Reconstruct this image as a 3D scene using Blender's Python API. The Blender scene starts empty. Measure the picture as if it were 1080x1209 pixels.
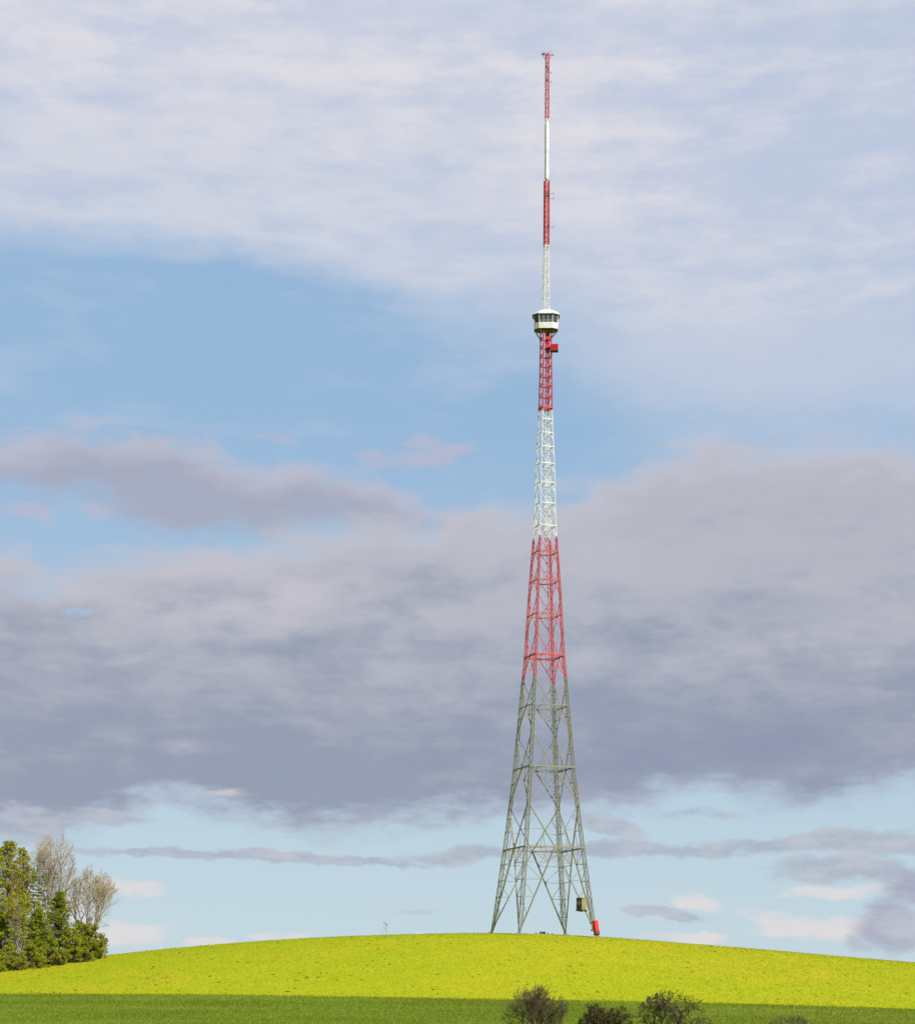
import bpy, math, random
import numpy as np
from mathutils import Vector, Matrix

# ---------------------------------------------------------------- basics
scene = bpy.context.scene
COL = scene.collection
R = math.radians
F = 2392.0                      # focal length in photo pixels (photo is 1080 wide)
HX, HY = 540.0, 1195.0          # principal column / horizon row of the photo
ROLL = R(0.28)
EXPO = .35
D0 = 500.0                      # distance of the tower from the camera
SUN_AZ, SUN_EL = R(42), R(38)   # sun behind the camera, to the right
SUN = Vector((math.sin(SUN_AZ)*math.cos(SUN_EL), -math.cos(SUN_AZ)*math.cos(SUN_EL), math.sin(SUN_EL)))


def un(px, py):
    """photo pixel -> offsets from the principal point, camera roll taken out"""
    dx, dy = px-HX, HY-py
    c, s = math.cos(ROLL), math.sin(ROLL)
    return dx*c-dy*s, dy*c+dx*s


def at(px, py, d):
    dx, dy = un(px, py)
    return Vector((dx*d/F, d-D0, dy*d/F))


# world: camera at (0,-500,0), tower stands at y = 0.  depth d = y + 500

class MB:
    def __init__(s):
        s.v, s.f, s.m = [], [], []

    def bar(s, a, b, w, h=None, up=None, mi=0):
        a, b = Vector(a), Vector(b)
        h = w if h is None else h
        d = b-a
        if d.length < 1e-6:
            return
        d.normalize()
        u = Vector(up) if up is not None else Vector((0, 0, 1))
        if abs(d.dot(u)) > .97:
            u = Vector((.4, 1, 0)).normalized()
        x = d.cross(u).normalized()*(w/2)
        y = x.cross(d).normalized()*(h/2)
        n = len(s.v)
        for p in (a, b):
            s.v += [p-x-y, p+x-y, p+x+y, p-x+y]
        s.f += [(n, n+3, n+2, n+1), (n+4, n+5, n+6, n+7)]
        for k in range(4):
            j = (k+1) % 4
            s.f.append((n+k, n+j, n+4+j, n+4+k))
        s.m += [mi]*6

    def tube(s, a, b, r0, r1, n=6, mi=0, cap=True):
        a, b = Vector(a), Vector(b)
        d = (b-a)
        if d.length < 1e-6:
            return
        d.normalize()
        u = Vector((0, 0, 1)) if abs(d.z) < .95 else Vector((1, 0, 0))
        x = d.cross(u).normalized()
        y = x.cross(d)
        i = len(s.v)
        for p, r in ((a, r0), (b, r1)):
            for k in range(n):
                t = 2*math.pi*k/n
                s.v.append(p+x*(r*math.cos(t))+y*(r*math.sin(t)))
        for k in range(n):
            j = (k+1) % n
            s.f.append((i+k, i+j, i+n+j, i+n+k))
            s.m.append(mi)
        if cap:
            s.f.append(tuple(range(i+n-1, i-1, -1)))
            s.f.append(tuple(range(i+n, i+2*n)))
            s.m += [mi, mi]

    def box(s, c, ex, ey, ez, mi=0):
        """box from centre and three half vectors"""
        c, ex, ey, ez = Vector(c), Vector(ex), Vector(ey), Vector(ez)
        n = len(s.v)
        for z in (-1, 1):
            for (x, y) in ((-1, -1), (1, -1), (1, 1), (-1, 1)):
                s.v.append(c+ex*x+ey*y+ez*z)
        s.f += [(n+3, n+2, n+1, n), (n+4, n+5, n+6, n+7)]
        for k in range(4):
            j = (k+1) % 4
            s.f.append((n+k, n+j, n+4+j, n+4+k))
        s.m += [mi]*6

    def loft(s, rings, mi=0, cap0=True, cap1=True):
        n = len(rings[0])
        i = len(s.v)
        for rg in rings:
            s.v += [Vector(p) for p in rg]
        for k in range(len(rings)-1):
            for a in range(n):
                b = (a+1) % n
                s.f.append((i+k*n+a, i+k*n+b, i+(k+1)*n+b, i+(k+1)*n+a))
                s.m.append(mi)
        if cap0:
            s.f.append(tuple(range(i+n-1, i-1, -1)))
            s.m.append(mi)
        if cap1:
            s.f.append(tuple(range(i+(len(rings)-1)*n, i+len(rings)*n)))
            s.m.append(mi)

    def build(s, name, mats, parent=None, loc=None):
        me = bpy.data.meshes.new(name)
        me.from_pydata([tuple(v) for v in s.v], [], s.f)
        mats = mats if isinstance(mats, (list, tuple)) else [mats]
        for m in mats:
            me.materials.append(m)
        if len(mats) > 1:
            me.polygons.foreach_set('material_index', s.m)
        me.update()
        o = bpy.data.objects.new(name, me)
        COL.objects.link(o)
        if parent is not None:
            o.parent = parent
        if loc is not None:
            o.location = loc
        return o


def poly_mesh(name, verts, nper, mat, parent=None):
    """verts: (n*nper,3) array of separate triangles / quads"""
    n = len(verts)//nper
    me = bpy.data.meshes.new(name)
    me.vertices.add(len(verts))
    me.vertices.foreach_set('co', np.ascontiguousarray(verts, dtype=np.float32).ravel())
    me.loops.add(n*nper)
    me.loops.foreach_set('vertex_index', np.arange(n*nper, dtype=np.int32))
    me.polygons.add(n)
    me.polygons.foreach_set('loop_start', np.arange(0, n*nper, nper, dtype=np.int32))
    me.polygons.foreach_set('loop_total', np.full(n, nper, dtype=np.int32))
    me.materials.append(mat)
    me.update(calc_edges=True)
    me.validate()
    o = bpy.data.objects.new(name, me)
    COL.objects.link(o)
    if parent is not None:
        o.parent = parent
    return o


def thing(name, label, cat, loc=(0, 0, 0), group=None):
    o = bpy.data.objects.new(name, None)
    COL.objects.link(o)
    o.location = loc
    o.empty_display_size = .5
    tag(o, label, cat, group)
    return o


def tag(o, label, cat, group=None, kind=None):
    o['label'] = label
    o['category'] = cat
    if group:
        o['group'] = group
    if kind:
        o['kind'] = kind
    return o


# ---------------------------------------------------------------- materials
class NT:
    def __init__(s, tree):
        s.t = tree

    def n(s, typ, **kw):
        nd = s.t.nodes.new(typ)
        for k, v in kw.items():
            setattr(nd, k, v)
        return nd

    def set(s, sock, v):
        if isinstance(v, bpy.types.NodeSocket):
            s.t.links.new(v, sock)
        else:
            if isinstance(v, (tuple, list)) and len(v) == 3 and sock.type == 'RGBA':
                v = (*v, 1)
            sock.default_value = v

    def math(s, op, a, b=0.0, c=0.0, clamp=False):
        nd = s.n('ShaderNodeMath', operation=op, use_clamp=clamp)
        for i, v in enumerate((a, b, c)):
            s.set(nd.inputs[i], v)
        return nd.outputs[0]

    def mapr(s, v, a, b, c=0.0, d=1.0, smooth=True):
        nd = s.n('ShaderNodeMapRange', interpolation_type='SMOOTHSTEP' if smooth else 'LINEAR')
        for i, x in enumerate((v, a, b, c, d)):
            s.set(nd.inputs[i], x)
        return nd.outputs[0]

    def mix(s, f, a, b):
        nd = s.n('ShaderNodeMix', data_type='RGBA')
        s.set(nd.inputs[0], f)
        s.set(nd.inputs[6], a)
        s.set(nd.inputs[7], b)
        return nd.outputs[2]

    def noise(s, vec, scale, detail=4, rough=.55, color=False):
        nd = s.n('ShaderNodeTexNoise')
        s.set(nd.inputs['Vector'], vec)
        nd.inputs['Scale'].default_value = scale
        nd.inputs['Detail'].default_value = detail
        nd.inputs['Roughness'].default_value = rough
        return nd.outputs['Color' if color else 'Fac']

    def vmul(s, v, f):
        nd = s.n('ShaderNodeVectorMath', operation='MULTIPLY')
        s.set(nd.inputs[0], v)
        s.set(nd.inputs[1], f)
        return nd.outputs[0]

    def vadd(s, v, f):
        nd = s.n('ShaderNodeVectorMath', operation='ADD')
        s.set(nd.inputs[0], v)
        s.set(nd.inputs[1], f)
        return nd.outputs[0]

    def link(s, a, b):
        s.t.links.new(a, b)


def new_mat(name):
    m = bpy.data.materials.new(name)
    m.use_nodes = True
    nt = NT(m.node_tree)
    b = m.node_tree.nodes['Principled BSDF']
    b.inputs['Roughness'].default_value = .7
    b.inputs['Specular IOR Level'].default_value = .25
    return m, nt, b


def obj_vec(nt):
    return nt.n('ShaderNodeTexCoord').outputs['Object']


def paint(name, c, c2, scale=1.5, rough=.55, spec=.3):
    m, nt, b = new_mat(name)
    f = nt.noise(obj_vec(nt), scale, 6, .65)
    f = nt.mapr(f, .42, .68)
    nt.set(b.inputs['Base Color'], nt.mix(f, c, c2))
    b.inputs['Roughness'].default_value = rough
    b.inputs['Specular IOR Level'].default_value = spec
    return m


def leaf_mat(name, c, c2, c3, trans=.3):
    m, nt, b = new_mat(name)
    g = nt.n('ShaderNodeNewGeometry').outputs['Random Per Island']
    big = nt.noise(obj_vec(nt), .35, 3, .5)
    k = nt.mix(nt.mapr(g, 0, 1, smooth=False), c, c2)
    k = nt.mix(nt.mapr(big, .42, .66), k, c3)
    nt.set(b.inputs['Base Color'], k)
    b.inputs['Specular IOR Level'].default_value = .15
    b.inputs['Roughness'].default_value = .8
    tr = nt.n('ShaderNodeBsdfTranslucent')
    nt.set(tr.inputs['Color'], k)
    mx = nt.n('ShaderNodeMixShader')
    mx.inputs[0].default_value = trans
    out = m.node_tree.nodes['Material Output']
    nt.link(b.outputs[0], mx.inputs[1])
    nt.link(tr.outputs[0], mx.inputs[2])
    nt.link(mx.outputs[0], out.inputs['Surface'])
    return m


def bark_mat(name, c, c2):
    m, nt, b = new_mat(name)
    v = nt.vmul(obj_vec(nt), (1, 1, .3))
    nt.set(b.inputs['Base Color'], nt.mix(nt.mapr(nt.noise(v, 3, 5, .65), .35, .68), c, c2))
    b.inputs['Roughness'].default_value = .9
    b.inputs['Specular IOR Level'].default_value = .1
    return m


# ---------------------------------------------------------------- terrain
SKY_PTS = [(-900, 1192), (-300, 1170), (0, 1140), (130, 1128), (200, 1120.5), (270, 1114.5), (330, 1110), (400, 1106.3), (460, 1104.3),
           (540, 1102.3), (600, 1102.3), (660, 1104.2), (730, 1108), (810, 1114.5), (900, 1121.5), (950, 1126), (1000, 1130.5),
           (1080, 1137), (1400, 1163), (2000, 1196), (3000, 1206), (6000, 1210)]
BND_PTS = [(-900, 1196), (-300, 1178), (0, 1174.5), (270, 1176), (540, 1180.5), (840, 1185.5), (1080, 1193), (1400, 1202), (2000, 1214), (3000, 1220), (6000, 1222)]


def curve(pts, smooth):
    q = [un(x, y) for x, y in pts]
    xs = np.array([a+HX for a, b in q])
    ys = np.array([HY-b for a, b in q])
    g = np.arange(-3000, 7000, 5.0)
    y = np.interp(g, xs, ys)
    k = np.hanning(smooth)
    k /= k.sum()
    yp = np.pad(y, smooth, mode='edge')
    y = np.convolve(yp, k, mode='same')[smooth:-smooth]
    return g, y


GS, YS = curve(SKY_PTS, 25)
GB, YB = curve(BND_PTS, 41)
DB = 330.0


def ground_z(x, d):
    x = np.asarray(x, dtype=float)
    d = np.asarray(d, dtype=float)
    x, d = np.broadcast_arrays(x, d)
    dc = np.clip(d, 250.0, D0)
    u = HX+F*x/dc
    S = np.interp(u, GS, YS)
    B = np.interp(u, GB, YB)
    w = np.clip((d-DB)/(D0-DB), 0, 1)
    y = B+(S-B)*(1-(1-w)**1.55)
    y2 = B+34*np.clip((DB-d)/(DB-250.0), 0, 1)
    yy = np.where(d >= DB, y, y2)
    z = (HY-yy)*dc/F
    # behind the crest
    q = np.clip(d-D0, 0, None)
    q2 = np.clip(q-12, 0, None)
    zb = z+.034*np.minimum(q, 12)-.11*q2*q2/(q2+60)
    zb = np.maximum(zb, -14+2.0*np.sin(x*.004)+2*np.sin(d*.003))
    z = np.where(d > D0, zb, z)
    # valley between the field and the camera
    p = np.interp(d, [-400, -60, 0, 40, 90, 140, 200, 250], [1.5, -.8, -1.7, -3.6, -6.2, -6.6, -4.6, -2.0])
    t = np.clip((250-d)/30, 0, 1)
    t = t*t*(3-2*t)
    z = np.where(d < 250, z*(1-t)+p*t, z)
    return z


def gz(x, y):
    return float(ground_z(x, y+D0))


def bump_ground(name, cols, s1, stretch, fine):
    m, nt, b = new_mat(name)
    v = obj_vec(nt)
    vs = nt.vmul(v, stretch)
    f1 = nt.mapr(nt.noise(vs, s1, 5, .6), .38, .64)
    f2 = nt.mapr(nt.noise(vs, s1*5.3, 5, .65), .36, .66)
    f3 = nt.mapr(nt.noise(v, fine, 5, .7), .35, .7)
    k = nt.mix(f1, cols[0], cols[1])
    k = nt.mix(nt.math('MULTIPLY', f2, .6), k, cols[2])
    k = nt.mix(nt.math('MULTIPLY', f3, .5), k, cols[3])
    nt.set(b.inputs['Base Color'], k)
    b.inputs['Roughness'].default_value = .95
    b.inputs['Specular IOR Level'].default_value = .05
    bp = nt.n('ShaderNodeBump')
    bp.inputs['Strength'].default_value = .6
    bp.inputs['Distance'].default_value = .25
    nt.set(bp.inputs['Height'], nt.noise(v, fine*1.3, 6, .7))
    nt.link(bp.outputs[0], b.inputs['Normal'])
    return m, nt, b


MEADOW = [(.385, .43, .010), (.455, .425, .016), (.32, .40, .010), (.34, .38, .010)]
CROP = [(.215, .31, .024), (.30, .36, .045), (.15, .225, .02), (.17, .22, .03)]
m_meadow, _, _ = bump_ground('meadow_soil', MEADOW, .022, (1, .55, 1), 1.6)
m_crop, _nt, _b = bump_ground('crop_soil', CROP, .02, (.35, 1, 1), 1.9)


def sheet(name, ds, us, mat, label, cat):
    V = []
    for d in ds:
        V.append(np.stack([(us-HX)/F*max(d, 150.0), np.full(len(us), d-D0), np.zeros(len(us))], 1))
    V = np.concatenate(V)
    V[:, 2] = ground_z(V[:, 0], V[:, 1]+D0)
    n = len(us)
    fs = []
    for i in range(len(ds)-1):
        for j in range(n-1):
            a = i*n+j
            fs.append((a, a+1, a+n+1, a+n))
    me = bpy.data.meshes.new(name)
    me.from_pydata(V.tolist(), [], fs)
    me.materials.append(mat)
    me.polygons.foreach_set('use_smooth', [True]*len(fs))
    me.update()
    o = bpy.data.objects.new(name, me)
    COL.objects.link(o)
    tag(o, label, cat, kind='structure')
    return o


us = np.concatenate([np.linspace(-5500, -400, 40), np.arange(-380, 1470, 7.0), np.linspace(1480, 6500, 40)])
sheet('meadow', np.concatenate([np.arange(DB, 530, 3.0), np.geomspace(530, 900, 30), np.geomspace(930, 9000, 24)]), us, m_meadow,
      'sunlit yellow green meadow covering the rounded hill', 'meadow')
sheet('crop_field', np.concatenate([np.linspace(-400, 0, 9), np.arange(20, 240, 10.0), np.arange(240, DB+.01, 2.5)]), us, m_crop,
      'darker green crop field at the foot of the hill', 'field')


# ---------------------------------------------------------------- grass
rng = np.random.default_rng(7)


def blades(n, u0, u1, d0, d1, hmin, hmax, w, k, lean, sel=None):
    u = rng.uniform(u0, u1, n)
    d = np.sqrt(rng.uniform(d0*d0, d1*d1, n))
    x = (u-HX)/F*d
    if sel is not None:
        ok = sel(x, d)
        x, d = x[ok], d[ok]
        n = len(x)
    z = ground_z(x, d)
    out = []
    for _ in range(k):
        a = rng.uniform(0, 2*np.pi, n)
        h = rng.uniform(hmin, hmax, n)
        l = rng.uniform(-lean, lean, (n, 2))*h[:, None]
        ox, oy = rng.normal(0, w*.8, (2, n))
        bx, by = x+ox, d-D0+oy
        wx, wy = np.cos(a)*w*.5, np.sin(a)*w*.5
        p0 = np.stack([bx-wx, by-wy, z-.03], 1)
        p1 = np.stack([bx+wx, by+wy, z-.03], 1)
        p2 = np.stack([bx+l[:, 0], by+l[:, 1], z+h], 1)
        out.append(np.stack([p0, p1, p2], 1).reshape(-1, 3))
    return np.concatenate(out)


def grass_mat(name, c, c2, c3, scale, stretch):
    m = leaf_mat(name, c, c2, c3, .35)
    return m


def field_leaf(name, cols, s1, stretch):
    m, nt, b = new_mat(name)
    v = obj_vec(nt)
    vs = nt.vmul(v, stretch)
    f1 = nt.mapr(nt.noise(vs, s1, 5, .6), .38, .62)
    f2 = nt.mapr(nt.noise(vs, s1*5.3, 5, .65), .36, .66)
    g = nt.n('ShaderNodeNewGeometry').outputs['Random Per Island']
    k = nt.mix(f1, cols[0], cols[1])
    k = nt.mix(nt.math('MULTIPLY', f2, .6), k, cols[2])
    k = nt.mix(nt.math('MULTIPLY', g, .45), k, cols[3])
    nt.set(b.inputs['Base Color'], k)
    b.inputs['Specular IOR Level'].default_value = .1
    b.inputs['Roughness'].default_value = .85
    tr = nt.n('ShaderNodeBsdfTranslucent')
    nt.set(tr.inputs['Color'], k)
    mx = nt.n('ShaderNodeMixShader')
    mx.inputs[0].default_value = .4
    nt.link(b.outputs[0], mx.inputs[1])
    nt.link(tr.outputs[0], mx.inputs[2])
    nt.link(mx.outputs[0], m.node_tree.nodes['Material Output'].inputs['Surface'])
    return m


mg = field_leaf('meadow_grass_leaf', MEADOW, .022, (1, .55, 1))
cg = field_leaf('crop_leaf', CROP, .02, (.35, 1, 1))
o = poly_mesh('meadow_grass', np.concatenate([blades(100000, -90, 1180, DB+.3, 517, .05, .14, .16, 3, .6), blades(3000, -90, 1180, DB-1.1, DB+1.2, .12, .4, .16, 4, .7), blades(1500, -90, 1180, 496, 516, .15, .38, .12, 3, .7)]), 3, mg)
tag(o, 'short yellow green grass growing all over the hill meadow', 'grass', kind='stuff')


def drill(x, d):
    # drilled rows run across the slope, a little oblique; two wheel tracks stay thin
    r = (d+.05*x) % 2.4
    tr = (d+.05*x) % 21.0
    return (rng.uniform(0, 1, len(x)) < np.where(r < 1.7, 1, .45)) & ((tr > .9) | (rng.uniform(0, 1, len(x)) < .25))


o = poly_mesh('crop_leaves', blades(120000, -90, 1180, 236, DB-.3, .14, .32, .13, 3, .5, drill), 3, cg)
tag(o, 'dense green young crop leaves in drilled rows below the meadow', 'crop', kind='stuff')

# weeds: small dark tufts dotted over the meadow and along the field edge
n1 = 520
u = rng.uniform(-60, 1140, n1)
d = DB+(505-DB)*rng.uniform(0, 1, n1)**1.25
cl = rng.integers(0, 60, n1)
cu, cd = rng.uniform(-60, 1140, 60), DB+170*rng.uniform(0, 1, 60)**1.2
mk = rng.uniform(0, 1, n1) < .45
u[mk] = cu[cl[mk]]+rng.normal(0, 22, mk.sum())
d[mk] = np.clip(cd[cl[mk]]+rng.normal(0, 5, mk.sum()), DB+2, 506)
n2 = 800
u2 = rng.uniform(-60, 1140, n2)
d2 = DB+rng.normal(.2, .5, n2)
dens = .5+.5*np.sin(u2*.031)*np.sin(u2*.0127+1)
k2 = rng.uniform(0, 1, n2) < .25+.75*dens
u = np.concatenate([u, u2[k2]])
d = np.concatenate([d, d2[k2]])
x = (u-HX)/F*d
z = ground_z(x, d)
sz = .09+.22*rng.uniform(0, 1, len(u))**2
V = []
for k in range(14):
    a = rng.uniform(0, 2*np.pi, len(u))
    rr = sz*rng.uniform(.1, 1.0, len(u))
    px_, py_ = x+np.cos(a)*rr*1.3, d-D0+np.sin(a)*rr
    h = sz*rng.uniform(.4, .8, len(u))
    w = sz*.45
    b_ = rng.uniform(0, 2*np.pi, len(u))
    V.append(np.stack([np.stack([px_-np.cos(b_)*w, py_-np.sin(b_)*w, z-.03], 1), np.stack([px_+np.cos(b_)*w, py_+np.sin(b_)*w, z-.03], 1),
                       np.stack([px_+rng.normal(0, .1, len(u)), py_+rng.normal(0, .1, len(u)), z+h], 1)], 1).reshape(-1, 3))
weed = leaf_mat('weed_leaf', (.10, .105, .012), (.17, .16, .018), (.10, .085, .018), .2)
o = poly_mesh('weeds', np.concatenate(V), 3, weed)
tag(o, 'small dark weed tufts dotted over the meadow and its lower edge', 'weeds', kind='stuff')

# ---------------------------------------------------------------- the tower
TH = R(18.8)
EX = Vector((math.cos(TH), math.sin(TH), 0))
EY = Vector((-math.sin(TH), math.cos(TH), 0))
MPP = D0/F


def zy(py):          # photo row on the tower's axis -> world height
    return (HY-py+.5)*MPP


TX = 100.5*MPP
TZ = gz(TX, 0)
PROF = [(1112, 20.7), (1103, 20.2), (1003, 15.6), (951, 13.4), (908, 11.75), (866, 10.5), (835, 9.6), (803, 8.65), (775, 7.75), (748, 7.2), (727, 6.8),
        (704, 6.35), (687, 5.95), (669, 5.5), (653, 5.1), (637, 4.7), (622, 4.35), (595, 4.05), (571, 3.85), (548, 3.62), (528, 3.3), (512, 3.05),
        (488, 2.75), (430, 2.42), (395, 2.3), (380, 2.25)]
PZ = np.array([zy(p) for p, s in PROF])
PS = np.array([s for p, s in PROF])


def side(z):
    return float(np.interp(z, PZ, PS))


def cor(i, z, inset=0.0):
    """corner i at world height z, in tower-local coordinates"""
    sx, sy = ((-1, -1), (1, -1), (1, 1), (-1, 1))[i]
    h = side(z)/2-inset
    return EX*(sx*h)+EY*(sy*h)+Vector((0, 0, z-TZ))


def banded(name):
    m, nt, b = new_mat(name)
    v = obj_vec(nt)
    sp = nt.n('ShaderNodeSeparateXYZ')
    nt.set(sp.inputs[0], v)
    zz = nt.math('DIVIDE', nt.math('ADD', sp.outputs[2], TZ), 250)
    cr = nt.n('ShaderNodeValToRGB')
    cr.color_ramp.interpolation = 'CONSTANT'
    grey, red, white = (.20, .205, .145, 1), (.47, .045, .05, 1), (.64, .645, .66, 1)
    st = [(0, grey), (zy(804.5)/250, red), (zy(638)/250, white), (zy(489.5)/250, red), (zy(378)/250, white), (zy(291)/250, red),
          (zy(212.5)/250, white), (zy(143)/250, red)]
    e = cr.color_ramp.elements
    e[0].position, e[0].color = st[0]
    e[1].position, e[1].color = st[1]
    for p, c in st[2:]:
        k = e.new(p)
        k.color = c
    nt.set(cr.inputs[0], zz)
    f = nt.mapr(nt.noise(v, .9, 6, .7), .45, .75)
    k = nt.mix(nt.math('MULTIPLY', f, .45), cr.outputs[0], (.16, .13, .09))
    nt.set(b.inputs['Base Color'], k)
    b.inputs['Roughness'].default_value = .55
    b.inputs['Specular IOR Level'].default_value = .3
    return m


m_band = banded('banded_steel_paint')
m_white = paint('white_paint', (.62, .63, .65), (.52, .52, .52), .8)
m_red = paint('red_paint', (.42, .012, .03), (.34, .015, .025), 1.5, .5, .1)
m_darksteel = paint('dark_steel', (.04, .04, .035), (.07, .065, .05), 2)
m_olive = paint('olive_sheet', (.26, .25, .10), (.17, .165, .075), 1.2)
m_conc = paint('concrete', (.22, .21, .17), (.15, .14, .11), 2.5, .9, .1)
m_under = paint('dark_floor', (.034, .022, .022), (.05, .035, .03), 1.5)  # underside darkened in its colour to offset light bounced from the meadow
m_black = paint('black_opening', (.012, .012, .012), (.02, .02, .02), 2)
mgl, ntg, bg_ = new_mat('window_glass')
bg_.inputs['Base Color'].default_value = (.05, .06, .065, 1)
bg_.inputs['Roughness'].default_value = .06
bg_.inputs['Specular IOR Level'].default_value = .6

tower = thing('transmission_tower', 'tall red, white and grey lattice broadcasting tower on the hilltop', 'tower', (TX, 0, TZ))

NODES = [1103, 951, 866, 803, 748, 704, 669, 637, 608.5, 583, 559.5, 538, 520, 504, 489, 475, 461.7, 449.7, 438, 426.5, 415.7, 405.5, 396]
RINGS = [1003, 908, 835, 775.5, 727, 687, 653, 622, 595.5, 571, 548.5, 528.5, 512, 496, 482, 468, 455.5, 444, 432, 421, 410.5, 400.5]


def foot_z(i):
    z = TZ
    for _ in range(4):
        c = cor(i, z)
        z = gz(TX+c.x, c.y)
    return z


FEET = [foot_z(i) for i in range(4)]
ZL = zy(637)
for i in range(4):
    mb = MB()
    sx, sy = ((-1, -1), (1, -1), (1, 1), (-1, 1))[i]
    z0 = FEET[i]+.45

    def chords(z):
        t = min(max((z-TZ)/(ZL-TZ), 0), 1)
        a = .85*(1-t)+.38*t
        if z < z0+3:
            a *= .45+.55*(z-z0)/3
        c = cor(i, z, a/2)
        return [c+EX*(px*a/2)+EY*(py*a/2) for px, py in ((-1, -1), (1, -1), (1, 1), (-1, 1))]
    zs = [z0]
    while zs[-1] < ZL-.4:
        t = (zs[-1]-TZ)/(ZL-TZ)
        zs.append(zs[-1]+1.05*(1-t)+.75*t)
    zs[-1] = ZL
    for k in range(len(zs)-1):
        A, Bq = chords(zs[k]), chords(zs[k+1])
        for c in range(4):
            e = (c+1) % 4
            mb.bar(A[c], Bq[c], .115 if zs[k] < zy(806) else .085)
            mb.bar(A[c], A[e], .045)
            if (k+c) % 2:
                mb.bar(A[c], Bq[e], .045)
            else:
                mb.bar(A[e], Bq[c], .045)
    # upper leg: one plain angle
    zz = [ZL]+[zy(r) for r in (622, 595, 571, 548, 528, 512, 488, 430, 395, 388)]
    for k in range(len(zz)-1):
        w = .21 if zz[k] < zy(490) else .22
        mb.bar(cor(i, zz[k], w/2), cor(i, zz[k+1], w/2), w)
    lg = mb.build('leg', m_band, tower)
    fb = MB()
    c = cor(i, FEET[i])
    c = Vector((c.x, c.y, FEET[i]-TZ))
    fb.loft([[c+Vector((x*.8, y*.8, -.6)) for x, y in ((-1, -1), (1, -1), (1, 1), (-1, 1))],
             [c+Vector((x*.5, y*.5, .45)) for x, y in ((-1, -1), (1, -1), (1, 1), (-1, 1))]])
    fb.build('footing', m_conc, lg)


def lerp(a, b, t):
    return a+(b-a)*t


for i in range(4):
    j = (i+1) % 4
    mb = MB()
    nrm = {0: -EY, 1: EX, 2: EY, 3: -EX}[i]
    for k, rp in enumerate(RINGS):
        zn, zr, zt = zy(NODES[k]), zy(rp), zy(NODES[k+1])
        al = cor(i, FEET[i]+.6 if k == 0 else zn, .1)
        bl = cor(j, FEET[j]+.6 if k == 0 else zn, .1)
        ar, br = cor(i, zr, .1), cor(j, zr, .1)
        ah, bh = cor(i, zt, .1), cor(j, zt, .1)
        M = (ar+br)/2
        w = [.33, .24, .20, .165, .14, .125, .12, .115][min(k, 7)]
        if rp < 640:
            w = .115
        off = nrm*.02
        thin = .45 if i in (0, 2) else .8
        wl = w if k == 0 else w*thin
        # rods: falling to the right stay heavy, the crossing ones are slimmer
        A_, B_, A2, B2 = (w, wl, w, w*thin) if i in (1, 2, 3) else (wl, w, w, w*thin)
        mb.bar(al, M+off, A_, A_*.8)
        mb.bar(bl, M+off*2, B_, B_*.8)
        mb.bar(M-off, ah, A2, A2*.8)
        mb.bar(M-off*2, bh, B2, B2*.8)
        if k < 7:
            tw = .14 if k == 0 else (.12 if k < 3 else .075)
            fr = [.2, .42, .62, .82] if k == 0 else ([.3, .6] if k < 3 else [.5])
            for (lo, rr, hi) in ((al, ar, ah), (bl, br, bh)):
                prev = None
                for t in fr:
                    p, q = lerp(lo, rr, t), lerp(lo, M, t)
                    mb.bar(p, q, tw)
                    if prev:
                        mb.bar(prev[1], p, tw*.8)
                    prev = (p, q)
                if k < 4:
                    mb.bar(prev[1], rr, tw*.8)
                    mb.bar(prev[1], lerp(rr, M, .5), tw*.8)
                fu = [.4, .72] if k < 3 else [.5]
                prev = None
                for t in fu:
                    p, q = lerp(rr, hi, t), lerp(M, hi, t)
                    mb.bar(p, q, tw*.8)
                    if prev is None:
                        mb.bar(q, lerp(rr, M, .5), tw*.7)
                    else:
                        mb.bar(prev[0], q, tw*.7)
                    prev = (p, q)
    mb.build('face_bracing', m_band, tower)

for k, rp in enumerate(RINGS):
    z = zy(rp)
    mb = MB()
    big = rp in (1003, 908, 775.5)
    w = .28 if k < 2 else (.17 if k == 2 else (.28 if big else (.16 if k < 8 else .14)))
    if rp == 482:
        w = .34
    P = [cor(i, z, .05) for i in range(4)]
    for i in range(4):
        up = Vector((0, 0, 1))
        mb.bar(P[i], P[(i+1) % 4], w, w*1.25, up)
        if k < 8:
            mb.bar((P[i]+P[(i+1) % 4])/2, (P[(i+1) % 4]+P[(i+2) % 4])/2, w*.4)
    mb.build('ring_frame', m_band, tower)

# cable ladder on the far right leg
mb = MB()
z = TZ+4
while z < zy(640):
    c0 = cor(2, z, 1.15)
    c1 = cor(2, min(z+2.0, zy(640)), 1.15)
    for o_ in (-.28, .28):
        mb.bar(c0+EX*o_, c1+EX*o_, .11)
    mb.bar(c0-EX*.95, c0+EX*.95, .10)
    for t in (.25, .5, .75):
        c = lerp(c0, c1, t)
        mb.bar(c-EX*.28, c+EX*.28, .05)
    z += 2.0
mb.build('cable_ladder', m_band, tower)

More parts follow.
